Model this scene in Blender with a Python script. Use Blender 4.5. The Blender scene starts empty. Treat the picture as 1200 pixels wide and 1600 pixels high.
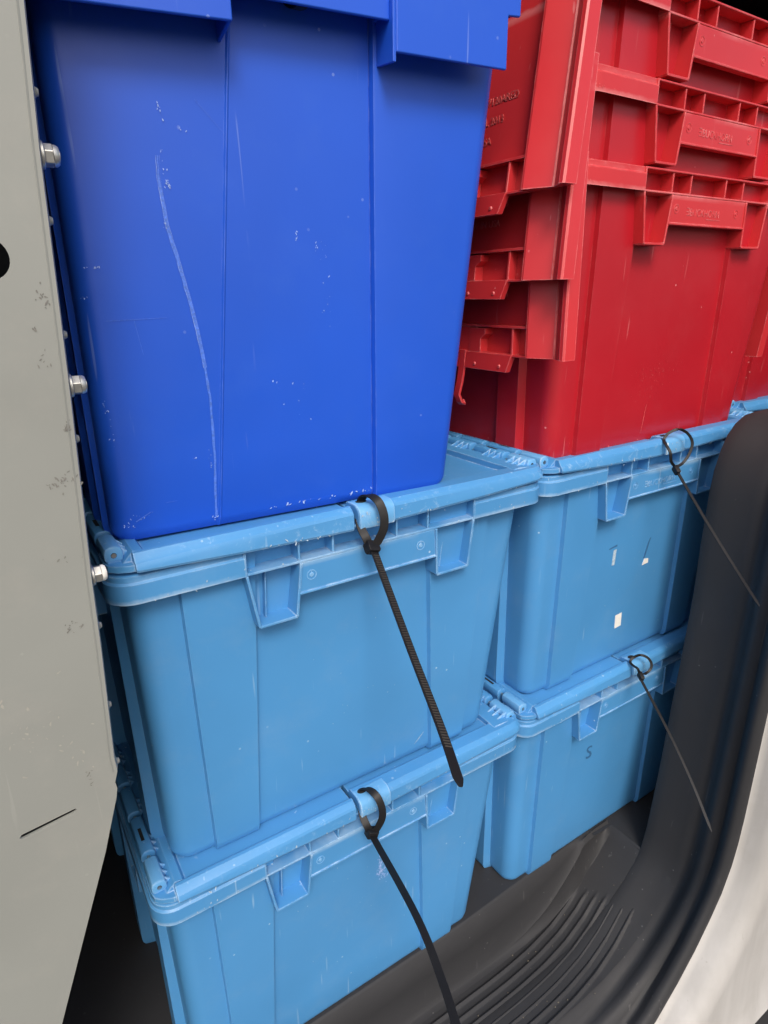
import bpy, bmesh, math, random
from mathutils import Vector, Matrix
random.seed(7)
scn = bpy.context.scene
col = scn.collection

# ------------------------------------------------------------------ camera
cam_d = bpy.data.cameras.new('camera'); cam = bpy.data.objects.new('camera', cam_d); col.objects.link(cam)
def cam_basis(yaw, pit, rol):
    y, p, r = map(math.radians, (yaw, pit, rol))
    F = Vector((math.sin(y)*math.cos(p), math.cos(y)*math.cos(p), -math.sin(p)))
    R0 = Vector((math.cos(y), -math.sin(y), 0)); U0 = R0.cross(F)
    return R0*math.cos(r)+U0*math.sin(r), -R0*math.sin(r)+U0*math.cos(r), F
Rv, Uv, Fv = cam_basis(32.6538, 19.1995, -0.8219)
M = Matrix((Rv, Uv, -Fv)).transposed().to_4x4()
M.translation = Vector((-0.0501, -0.4225, 0.7581))
cam.matrix_world = M
cam_d.sensor_fit = 'VERTICAL'; cam_d.sensor_height = 24; cam_d.lens = 989.56/1600*24
cam_d.clip_start = .02; cam_d.clip_end = 200
scn.camera = cam

# ------------------------------------------------------------------ light
SUN_EL, SUN_AZ = 46, 204          # azimuth clockwise from +Y
w = bpy.data.worlds.new('World'); scn.world = w; w.use_nodes = True
nt = w.node_tree; nt.nodes.clear()
sky = nt.nodes.new('ShaderNodeTexSky'); sky.sky_type = 'NISHITA'; sky.sun_disc = False
sky.sun_elevation = math.radians(SUN_EL); sky.sun_rotation = math.radians(SUN_AZ)
sky.air_density = 1.0; sky.dust_density = 5.0; sky.ozone_density = 1.0
bg = nt.nodes.new('ShaderNodeBackground'); bg.inputs[1].default_value = .14
wo = nt.nodes.new('ShaderNodeOutputWorld')
nt.links.new(sky.outputs[0], bg.inputs[0]); nt.links.new(bg.outputs[0], wo.inputs[0])
sl = bpy.data.lights.new('sun', 'SUN'); sl.energy = 1.35; sl.angle = math.radians(18); sl.color = (1, .97, .93)
so = bpy.data.objects.new('sun', sl); col.objects.link(so)
el, az = math.radians(SUN_EL), math.radians(SUN_AZ)
sd = Vector((math.sin(az)*math.cos(el), math.cos(az)*math.cos(el), math.sin(el)))
so.rotation_euler = sd.to_track_quat('Z', 'Y').to_euler()
so.location = (-2, -3, 4)
scn.view_settings.view_transform = 'Standard'; scn.view_settings.look = 'None'
scn.view_settings.exposure = 0.36; scn.view_settings.gamma = 1
scn.view_settings.use_curve_mapping = False

# ------------------------------------------------------------------ materials
def new_mat(name):
    m = bpy.data.materials.new(name); m.use_nodes = True
    t = m.node_tree; b = t.nodes['Principled BSDF']
    return m, t, b
def N(t, typ, **kw):
    n = t.nodes.new(typ)
    for k, v in kw.items(): setattr(n, k, v)
    return n
def ramp(t, src, a, b, ca=(0,0,0,1), cb=(1,1,1,1)):
    r = N(t, 'ShaderNodeValToRGB'); r.color_ramp.elements[0].position = a; r.color_ramp.elements[1].position = b
    r.color_ramp.elements[0].color = ca; r.color_ramp.elements[1].color = cb
    t.links.new(src, r.inputs[0]); return r.outputs[0]
def noise(t, vec, scale, detail=4, rough=.55, sc=(1,1,1), rot=(0,0,0), dist=0):
    mp = N(t, 'ShaderNodeMapping'); mp.inputs['Scale'].default_value = sc; mp.inputs['Rotation'].default_value = rot
    t.links.new(vec, mp.inputs[0])
    n = N(t, 'ShaderNodeTexNoise'); n.inputs['Scale'].default_value = scale
    n.inputs['Detail'].default_value = detail; n.inputs['Roughness'].default_value = rough
    n.inputs['Distortion'].default_value = dist
    t.links.new(mp.outputs[0], n.inputs['Vector']); return n.outputs['Fac']
def mth(t, op, a, b=None, clamp=False):
    n = N(t, 'ShaderNodeMath', operation=op); n.use_clamp = clamp
    for i, v in enumerate((a, b)):
        if v is None: continue
        if isinstance(v, (int, float)): n.inputs[i].default_value = v
        else: t.links.new(v, n.inputs[i])
    return n.outputs[0]
def mix(t, fac, a, b):
    n = N(t, 'ShaderNodeMix', data_type='RGBA')
    for s, v in ((n.inputs[0], fac), (n.inputs[6], a), (n.inputs[7], b)):
        if isinstance(v, (int, float)): s.default_value = v
        elif isinstance(v, tuple): s.default_value = (*v, 1) if len(v) == 3 else v
        else: t.links.new(v, s)
    return n.outputs[2]

def plastic(name, base, worn, rough=.36, wear=1.0, edge=.0022, scratch=.35, dust=.25, dustcol=(.45,.5,.52), spec=.5, lip=0.0, nick=.7, streak=None):
    m, t, b = new_mat(name)
    tc = N(t, 'ShaderNodeTexCoord').outputs['Object']
    oi = N(t, 'ShaderNodeObjectInfo')
    add = N(t, 'ShaderNodeVectorMath', operation='ADD'); t.links.new(tc, add.inputs[0]); t.links.new(oi.outputs['Location'], add.inputs[1])
    v = add.outputs[0]
    c = base
    big = noise(t, v, 6, 3)
    c = mix(t, ramp(t, big, .3, .75), tuple(x*.93 for x in base), tuple(min(1, x*1.07) for x in base))
    # fine dust film
    d = noise(t, v, 22, 8, .7)
    c = mix(t, mth(t, 'MULTIPLY', ramp(t, d, .52, .85), dust*.35), c, dustcol)
    # short scratches at three angles
    for k, (rx, ry) in enumerate(((.35, .5), (1.2, -.6), (-.5, 1.4))):
        s1 = noise(t, v, 190, 1, .5, sc=(1, 1, .045), rot=(rx, ry, .3*k))
        msk = noise(t, v, 9+3*k, 2)
        f = mth(t, 'MULTIPLY', ramp(t, s1, .745, .77), ramp(t, msk, .5, .62))
        c = mix(t, mth(t, 'MULTIPLY', f, scratch), c, worn)
    # little nicks
    vo = N(t, 'ShaderNodeTexVoronoi'); vo.inputs['Scale'].default_value = 70; t.links.new(v, vo.inputs['Vector'])
    nk = mth(t, 'LESS_THAN', vo.outputs['Distance'], .075)
    nk = mth(t, 'MULTIPLY', nk, ramp(t, noise(t, v, 14, 3), .56, .62))
    c = mix(t, mth(t, 'MULTIPLY', nk, nick), c, worn)
    if lip:
        sx = N(t, 'ShaderNodeSeparateXYZ'); t.links.new(tc, sx.inputs[0])
        yf = ramp(t, mth(t, 'ADD', sx.outputs['Y'], .31), 0.0005, 0.004, (1,1,1,1), (0,0,0,1))
        zl = ramp(t, sx.outputs['Z'], .2745, .2775)
        side_ = noise(t, v, 5, 2)
        fl = mth(t, 'MULTIPLY', mth(t, 'MULTIPLY', yf, zl), mth(t, 'MULTIPLY', ramp(t, noise(t, v, 90, 10, .78, dist=.6), .55, .68), ramp(t, side_, .35, .6)))
        zlow = ramp(t, mth(t, 'ADD', sx.outputs['Z'], mth(t, 'MULTIPLY', noise(t, v, 130, 8, .8), .0055)), .2612, .2632, (1,1,1,1), (0,0,0,1))
        zlow2 = ramp(t, mth(t, 'ADD', sx.outputs['Z'], mth(t, 'MULTIPLY', noise(t, v, 110, 8, .8), .006)), .2798, .2815, (1,1,1,1), (0,0,0,1))
        zlow2 = mth(t, 'MULTIPLY', zlow2, zl)
        zlow = mth(t, 'MULTIPLY', zlow, ramp(t, sx.outputs['Z'], .2575, .2582))
        lw = mth(t, 'ADD', fl, mth(t, 'MULTIPLY', mth(t, 'ADD', zlow, mth(t, 'MULTIPLY', zlow2, yf)), ramp(t, noise(t, v, 16, 3), .38, .55)), clamp=True)
        c = mix(t, mth(t, 'MULTIPLY', lw, lip), c, worn)
        c = mix(t, mth(t, 'MULTIPLY', mth(t, 'MULTIPLY', zlow, ramp(t, noise(t, v, 16, 3), .38, .55)), lip*.8), c, worn)
    if streak:
        c = mix(t, mth(t, 'MULTIPLY', ramp(t, noise(t, v, 10, 5, .6, sc=(1, 1, .12), rot=(0, .25, 0)), .48, .72), .75), c, streak)
    # edges rubbed pale
    bv = N(t, 'ShaderNodeBevel'); bv.samples = 4; bv.inputs['Radius'].default_value = edge
    ge = N(t, 'ShaderNodeNewGeometry')
    dt = N(t, 'ShaderNodeVectorMath', operation='DOT_PRODUCT')
    t.links.new(bv.outputs[0], dt.inputs[0]); t.links.new(ge.outputs['Normal'], dt.inputs[1])
    e = ramp(t, mth(t, 'SUBTRACT', 1.0, dt.outputs['Value']), .03, .22)
    en = ramp(t, noise(t, v, 60, 6, .7), .42, .62)
    ef = mth(t, 'MULTIPLY', mth(t, 'MULTIPLY', e, mth(t, 'ADD', mth(t, 'MULTIPLY', en, .75), .18)), wear, clamp=True)
    c = mix(t, ef, c, worn)
    t.links.new(c, b.inputs['Base Color'])
    rr = mth(t, 'ADD', mth(t, 'ADD', mth(t, 'MULTIPLY', noise(t, v, 30, 6, .7), .20), mth(t, 'MULTIPLY', noise(t, v, 7, 4, .6), .22)), rough-.2)
    rr = mth(t, 'ADD', rr, mth(t, 'MULTIPLY', ef, .3), clamp=True)
    t.links.new(rr, b.inputs['Roughness'])
    b.inputs['Specular IOR Level'].default_value = spec
    bp = N(t, 'ShaderNodeBump'); bp.inputs['Strength'].default_value = .08; bp.inputs['Distance'].default_value = .002
    hh = mth(t, 'ADD', noise(t, v, 9, 2), mth(t, 'MULTIPLY', noise(t, v, 300, 3), .12))
    t.links.new(hh, bp.inputs['Height']); t.links.new(bp.outputs[0], b.inputs['Normal'])
    return m

LB = plastic('light_blue_plastic', (.070, .272, .56), (.50, .66, .78), rough=.42, wear=.9, lip=.5)
LBB = plastic('light_blue_wall_plastic', (.070, .272, .56), (.42, .60, .76), rough=.34, wear=.16, spec=.55)
RDB = None
LBW = plastic('rubbed_blue_plastic', (.12, .36, .66), (.62, .74, .82), rough=.5, wear=1.0, edge=.003, scratch=.8, dust=1.0, dustcol=(.5,.64,.76), lip=.6)
RB = plastic('royal_blue_plastic', (.011, .088, .58), (.40, .52, .85), rough=.40, wear=.35, edge=.0012, scratch=.22, nick=.3, dust=.3, dustcol=(.08,.2,.6))
RDB = plastic('red_wall_plastic', (.43, .012, .022), (.78, .30, .30), rough=.34, wear=.25, edge=.0016, scratch=.25, dust=.2, dustcol=(.5,.12,.12))
RD = plastic('red_plastic', (.55, .028, .034), (.80, .34, .34), rough=.34, wear=.9, lip=.45, edge=.0016, scratch=.3, dust=.2, dustcol=(.5,.12,.12))
RDT = plastic('red_lettering', (.56, .07, .07), (.8, .4, .4), rough=.5, wear=.3, scratch=.1, dust=.1)
BK = plastic('black_nylon', (.008, .008, .009), (.04, .04, .04), rough=.5, wear=.25, edge=.0004, scratch=.05, dust=.05, dustcol=(.1,.1,.1), spec=.35)
BKT = plastic('lighter_nylon_teeth', (.045, .040, .034), (.1, .1, .1), rough=.45, wear=.2, edge=.0004, scratch=.05, dust=.05)  # ratchet teeth coloured a lighter brown-grey than the black strap
TR = plastic('black_trim_plastic', (.028, .0285, .031), (.14, .14, .14), rough=.62, wear=.10, edge=.002, scratch=.25, dust=.5, dustcol=(.062,.063,.067), spec=.35)
GP = plastic('grey_painted_steel', (.262, .272, .25), (.52, .51, .48), rough=.46, wear=.35, edge=.001, scratch=.10, nick=.12, dust=.4, dustcol=(.5,.45,.4))
WP = plastic('dusty_white_paint', (.47, .46, .44), (.3, .28, .25), rough=.4, wear=.0, edge=.002, scratch=.35, dust=1.3, dustcol=(.33,.31,.28), streak=(.30,.29,.27))

def flat(name, c, rough=.6, metal=0.0, spec=.5, nz=0, sc=40):
    m, t, b = new_mat(name)
    b.inputs['Roughness'].default_value = rough; b.inputs['Metallic'].default_value = metal
    b.inputs['Specular IOR Level'].default_value = spec
    if nz:
        tc = N(t, 'ShaderNodeTexCoord').outputs['Object']
        n = ramp(t, noise(t, tc, sc, 6, .7), .3, .7)
        t.links.new(mix(t, n, tuple(x*(1-nz) for x in c), tuple(min(1, x*(1+nz)) for x in c)), b.inputs['Base Color'])
    else: b.inputs['Base Color'].default_value = (*c, 1)
    return m
ZN = flat('zinc_steel', (.62, .61, .56), .42, .85, nz=.15, sc=200)
NY = flat('white_nylon', (.75, .74, .68), .5, nz=.1)
PIN = flat('steel_pin', (.5, .47, .42), .35, 1.0)
WL = flat('paper_scrap', (.80, .79, .74), .7, nz=.06, sc=300)
SCR = flat('pale_blue_scratch', (.065, .165, .64), .5, nz=.35, sc=500)
SCW = flat('whitish_scuff', (.34, .47, .80), .6, nz=.3, sc=500)
SCR_R = flat('pale_red_scuff', (.68, .12, .12), .6, nz=.4, sc=500)
SCL = flat('pale_lightblue_scuff', (.40, .52, .62), .6, nz=.4, sc=600)
MK = flat('dark_marker', (.04, .14, .30), .5)
SMG = flat('grey_smudge', (.17, .165, .15), .6, nz=.3, sc=400)
DK = flat('dark_hole', (.01, .01, .01), .8)
VAN = flat('van_inner_panel', (.09, .09, .092), .7, nz=.2)
ASPH = flat('asphalt', (.07, .068, .065), .9, nz=.3, sc=60)

# ------------------------------------------------------------------ mesh helpers
class MB:
    def __init__(s): s.v = []; s.f = []
    def add(s, vs, fs):
        o = len(s.v); s.v += [tuple(p) for p in vs]; s.f += [tuple(i+o for i in f) for f in fs]
    def box(s, x0, x1, y0, y1, z0, z1):
        s.add([(x0,y0,z0),(x1,y0,z0),(x1,y1,z0),(x0,y1,z0),(x0,y0,z1),(x1,y0,z1),(x1,y1,z1),(x0,y1,z1)],
              [(0,3,2,1),(4,5,6,7),(0,1,5,4),(1,2,6,5),(2,3,7,6),(3,0,4,7)])
    def prism_y(s, pts, y0, y1):          # pts in (x,z), anticlockwise seen from -y
        n = len(pts)
        s.add([(x, y0, z) for x, z in pts]+[(x, y1, z) for x, z in pts],
              [tuple(range(n)), tuple(range(2*n-1, n-1, -1))]+[(i, i+n, (i+1) % n+n, (i+1) % n) for i in range(n)])
    def wall(s, a, b, y0, y1, t):          # plate standing on segment a-b of the xz plane
        a, b = Vector(a), Vector(b); d = (b-a).normalized(); n = Vector((-d.y, d.x))*t/2
        s.prism_y([tuple(a-n), tuple(b-n), tuple(b+n), tuple(a+n)], y0, y1)
    def prism_x(s, pts, x0, x1, pts2=None):          # pts in (y,z)
        n = len(pts); q = pts2 or pts
        s.add([(x0, y, z) for y, z in pts]+[(x1, y, z) for y, z in q],
              [tuple(range(n-1, -1, -1)), tuple(range(n, 2*n))]+[(i, (i+1) % n, (i+1) % n+n, i+n) for i in range(n)])
    def loft(s, rings, closed=True, cap0=False, cap1=False):
        n = len(rings[0]); o = len(s.v)
        for r in rings: s.v += [tuple(p) for p in r]
        for k in range(len(rings)-1):
            for i in range(n if closed else n-1):
                j = (i+1) % n
                s.f.append((o+k*n+i, o+k*n+j, o+(k+1)*n+j, o+(k+1)*n+i))
        if cap0: s.f.append(tuple(o+i for i in range(n-1, -1, -1)))
        if cap1: s.f.append(tuple(o+(len(rings)-1)*n+i for i in range(n)))
    def cyl(s, a, b, r, n=12, r2=None):
        a, b = Vector(a), Vector(b); d = (b-a).normalized()
        u = d.orthogonal().normalized(); w_ = d.cross(u); r2 = r if r2 is None else r2
        R = lambda c, q: [c+(u*math.cos(2*math.pi*i/n)+w_*math.sin(2*math.pi*i/n))*q for i in range(n)]
        s.loft([R(a, r), R(b, r2)], True, True, True)
    def ribbon(s, path, side, w_, t):      # flat strip swept along path; side = width direction per point
        rings = []
        for i, p in enumerate(path):
            p = Vector(p); q0 = Vector(path[max(i-1, 0)]); q1 = Vector(path[min(i+1, len(path)-1)])
            d = (q1-q0).normalized(); sd_ = Vector(side[i] if isinstance(side, list) else side)
            sd_ = (sd_-d*sd_.dot(d)).normalized(); nn = d.cross(sd_)
            ww = w_[i] if isinstance(w_, list) else w_
            rings.append([p-sd_*ww/2-nn*t/2, p+sd_*ww/2-nn*t/2, p+sd_*ww/2+nn*t/2, p-sd_*ww/2+nn*t/2])
        s.loft(rings, True, True, True)
    def build(s, name, mat, parent=None, bevel=0, seg=2, smooth=40, off=(0,0,0), label=None, fix=True):
        me = bpy.data.meshes.new(name)
        me.from_pydata([tuple(Vector(p)-Vector(off)) for p in s.v], [], s.f)
        if fix:
            bm = bmesh.new(); bm.from_mesh(me); bmesh.ops.recalc_face_normals(bm, faces=bm.faces); bm.to_mesh(me); bm.free()
        me.materials.append(mat)
        for p in me.polygons: p.use_smooth = True
        me.set_sharp_from_angle(angle=math.radians(smooth))
        o = bpy.data.objects.new(name, me); col.objects.link(o)
        if parent: o.parent = parent
        if bevel:
            b = o.modifiers.new('bevel', 'BEVEL'); b.width = bevel; b.segments = seg; b.limit_method = 'ANGLE'
            b.angle_limit = math.radians(35); b.harden_normals = True
        if label: o['label'] = label
        return o
def thing(name, label, cat, loc, group=None, rz=0):
    o = bpy.data.objects.new(name, None); o.empty_display_size = .05; col.objects.link(o)
    o.location = loc; o.rotation_euler = (0, 0, math.radians(rz)); o['label'] = label; o['category'] = cat
    if group: o['group'] = group
    return o
def tag(o, label=None, cat=None, group=None, kind=None):
    for k, v in (('label', label), ('category', cat), ('group', group), ('kind', kind)):
        if v: o[k] = v
    return o
def lerp(a, b, t): return a+(b-a)*t
def arc(cx, cy, r, a0, a1, n):
    return [(cx+r*math.cos(math.radians(lerp(a0, a1, i/n))), cy+r*math.sin(math.radians(lerp(a0, a1, i/n)))) for i in range(n+1)]
def text_mesh(txt, size, extrude, name, mat, mat4, parent, align='LEFT', sx=1.0):
    cu = bpy.data.curves.new(name+'_curve', 'FONT'); cu.body = txt; cu.size = size; cu.extrude = extrude; cu.align_x = align
    cu.resolution_u = 3
    to = bpy.data.objects.new(name+'_tmp', cu); col.objects.link(to)
    dg = bpy.context.evaluated_depsgraph_get(); dg.update()
    me = bpy.data.meshes.new_from_object(to.evaluated_get(dg)); me.name = name
    bpy.data.objects.remove(to); me.materials.clear(); me.materials.append(mat)
    me.transform(mat4 @ Matrix.Diagonal((sx, 1, 1, 1)))
    o = bpy.data.objects.new(name, me); col.objects.link(o); o.parent = parent
    return o
FRONT = lambda x, y, z: Matrix.Translation((x, y, z)) @ Matrix.Rotation(math.pi/2, 4, 'X')     # text on a face looking to -y

# ------------------------------------------------------------------ the tote (local: x 0..W, front rim at y=0, z 0..)
W, D, ZB, ZT = .416, .62, .259, .280
OFF = (W/2, D/2, 0)
XA, XB = .097, .321
def body_loop(z, inset=0.0, zt=ZB):
    t = z/zt
    xl = lerp(.019, .014, t)+inset; xr = lerp(.368, .399, t)-inset
    yf = lerp(.025, .016, t)+inset; yb = lerp(D-.055, D-.016, t)-inset
    A = lerp(.055, .050, t); B = lerp(.094, .108, t); Cc = lerp(.289, .277, t); Dd = lerp(.330, .348, t)
    p = .0052; q = .0022; r = .017-inset*.5; e = .0009
    L = []
    # front-left corner, then along the front to +x
    L += [(x, y) for x, y in arc(xl+r, yf+r, r, 180, 270, 7)]
    L += [(A-e, yf), (A, yf-p), (lerp(A, B, .5), yf-p), (B, yf-p), (B+e*1.5, yf-q+.0022), (lerp(B, Cc, .33), yf), (lerp(B, Cc, .66), yf), (Cc-e, yf), (Cc, yf-p), (Dd, yf-p), (Dd+e*2, yf)]
    L += [(x, y) for x, y in arc(xr-r, yf+r, r, 270, 360, 7)]
    so_ = .010
    ys = [(.062, 0), (.065, so_), (.095, so_), (.100, 0), (.215, 0), (.219, so_+.004), (.245, so_+.004), (.250, 0)]
    ys2 = [(D-y, o) for y, o in reversed(ys)]
    for y, o in ys+ys2: L.append((xr+o*lerp(1.0, .6, t), min(y, yb-r-.002) if y > D/2 else y))
    L += [(x, y) for x, y in arc(xr-r, yb-r, r, 0, 90, 5)]
    L += [(x, y) for x, y in arc(xl+r, yb-r, r, 90, 180, 5)]
    for y, o in reversed(ys+ys2): L.append((xl-o*lerp(1.0, .6, t), min(y, yb-r-.002) if y > D/2 else y))
    return [(x, y, z) for x, y in L]
FL = False
def body_mesh(floor_only=False):
    m = MB()
    rings = [body_loop(-.0048 if not FL else -.003, .006), body_loop(-.003 if not FL else -.001, .003), body_loop(.001, .0008), body_loop(.006)]
    for k in range(1, 9): rings.append(body_loop(lerp(.006, .278, k/8)))
    m.loft(rings, True, True, False)
    inner = [[(x, y, z) for x, y, z in body_loop(z, .0028)] for z in (.278, .2, .1, .006)]
    m.loft([rings[-1]]+inner, True, False, True)
    return m
def rim_path(r=.020, o=0.0):
    # plan outline of the band from the left handle end round the back to the right handle end (x,y)
    P = [(XA, -o)] + [(r, -o)]
    P += [(x, y) for x, y in arc(r, r, r+o, 270, 180, 7)][1:]
    P += [(-o, D-r)] + arc(r, D-r, r+o, 180, 90, 5)[1:] + [(W-r, D+o)] + arc(W-r, D-r, r+o, 90, 0, 5)[1:]
    P += [(W+o, r)] + arc(W-r, r, r+o, 0, -90, 7)[1:] + [(XB, -o)]
    return P
def make_band(par, mat):
    m = MB()
    Po, Pm, Pi = rim_path(o=.0), rim_path(o=-.0016), rim_path(o=-.0030)
    Pt = rim_path(o=-.0145)
    n = len(Po); rings = []
    def ring(P, z): return [(x, y, z) for x, y in P]
    prof = [ring(Pi, ZB+.001), ring(Po, ZB), ring(Po, ZB+.0145), ring(Pm, ZB+.0160), ring(Pm, ZT-.0008), ring(Pi, ZT), ring(Pt, ZT), ring(Pt, ZT-.003), ring(Pi, ZT-.0035), ring(Pi, ZB+.001)]
    # loft across the profile, open along the path
    o0 = 0
    for k in range(len(prof)-1):
        m.loft([prof[k], prof[k+1]], closed=False)
    # end caps at the handle
    for idx in (0, n-1):
        pass
    bm_fix = m
    o = bm_fix.build('rim_band', mat, par, off=OFF, smooth=30)
    bm = bmesh.new(); bm.from_mesh(o.data); bmesh.ops.remove_doubles(bm, verts=bm.verts, dist=1e-5)
    bmesh.ops.holes_fill(bm, edges=[e for e in bm.edges if e.is_boundary], sides=12)
    bmesh.ops.recalc_face_normals(bm, faces=bm.faces); bm.to_mesh(o.data); bm.free()
    for p in o.data.polygons: p.use_smooth = True
    o.data.set_sharp_from_angle(angle=math.radians(30))
    return o
def make_handle(par, mat):
    m = MB(); t = .0021; yb = .0175
    # rails
    m.wall((XA+.0012, ZT-.0011), (XB-.0012, ZT-.0011), .0008, yb, t)
    m.wall((XA+.0005, .2595), (XB-.0005, .2595), .0012, yb, t)
    for x in (.142, .1725, .235, .2685): m.wall((x, .2606), (x, ZT-.0023), .0018, yb, .0019)
    # band ends
    m.wall((XA, ZB-.001), (XA, ZT-.0002), .0003, yb, .0022); m.wall((XB, ZB-.001), (XB, ZT-.0002), .0003, yb, .0022)
    rb = .0008 if mat == RD else .0005
    o1 = m.build('handle_rail', mat, par, bevel=rb, seg=2, off=OFF)
    out = [o1]
    for pts in ([(.0975, .2584), (.1046, .2130), (.1366, .2130), (.1428, .2584)], [(.2768, .2584), (.2786, .2130), (.3147, .2130), (.3205, .2584)]):
        m = MB()
        for a, b in zip(pts, pts[1:]): m.wall(a, b, .0002, yb+.008, .0023)
        # slanted gusset inside
        m.wall((lerp(pts[0][0], pts[3][0], .42), .2575), (lerp(pts[1][0], pts[2][0], .30), .2145), yb-.006, yb+.008, .0012)
        out.append(m.build('handle_pocket', mat, par, bevel=rb, seg=2, off=OFF))
    m = MB()
    c = [(.1385, .2345), (.1405, .2318), (.1440, .2310), (.1470, .2322), (.2745, .2322), (.2772, .2318), (.2755, .2584), (.1432, .2584)]
    m.prism_y(c, .0014, .0036)
    m.prism_y([(.1395, .2335), (.1405, .2312), (.2772, .2312), (.2772, .2330), (.1435, .2332)], .0001, .0080)
    out.append(m.build('handle_panel', mat, par, bevel=.0006, seg=2, off=OFF))
    return out
def make_emblem(par, mat, panel, faint=False, text=True):
    e = .00022
    if text:
        tm = text_mesh('BUCKHORN', .0098, e, 'lettering', mat, Matrix.Translation((-OFF[0], -OFF[1], 0)) @ FRONT(.1745, .0013, .2408), panel, sx=.98)
        m = MB()
        m.box(.2045, .2310, .0011, .0016, .2382, .2388)
        m.box(.1690, .1735, .0011, .0016, .2474, .2482); m.box(.1690, .1735, .0011, .0016, .2442, .2450); m.box(.1690, .1735, .0011, .0016, .2410, .2418); m.box(.1730, .1737, .0011, .0016, .2410, .2482)
        m.build('logo_mark', mat, panel, off=OFF)
    for cx in (.1515, .2600):
        m = MB(); n = 20
        R = lambda r, y: [(cx+r*math.cos(2*math.pi*i/n), y, .2462+r*math.sin(2*math.pi*i/n)) for i in range(n)]
        m.loft([R(.0044, .0014), R(.0044, .0011), R(.0037, .0011), R(.0037, .0014)])
        m.loft([R(.0019, .0014), R(.0016, .0009)], cap1=True)
        m.box(cx-.0003, cx+.0003, .0010, .0014, .2472, .2494)
        m.build('mould_stamp', mat, panel, off=OFF)
def make_side_lugs(par, mat):
    for sx in (0, 1):
        for y0 in (.085, D-.135):
            m = MB(); x0, x1 = (.0005, .013) if sx == 0 else (W-.013, W-.0005)
            for a, b in (((y0, ZB), (y0+.006, .216)), ((y0+.006, .216), (y0+.040, .216)), ((y0+.040, .216), (y0+.046, ZB))):
                d = Vector(b)-Vector(a); n = Vector((-d.y, d.x)).normalized()*.0012; a_, b_ = Vector(a), Vector(b)
                m.prism_x([tuple(a_-n), tuple(b_-n), tuple(b_+n), tuple(a_+n)], x0, x1)
            m.build('side_pocket', mat, par, bevel=.0004, seg=1, off=OFF)

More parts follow.
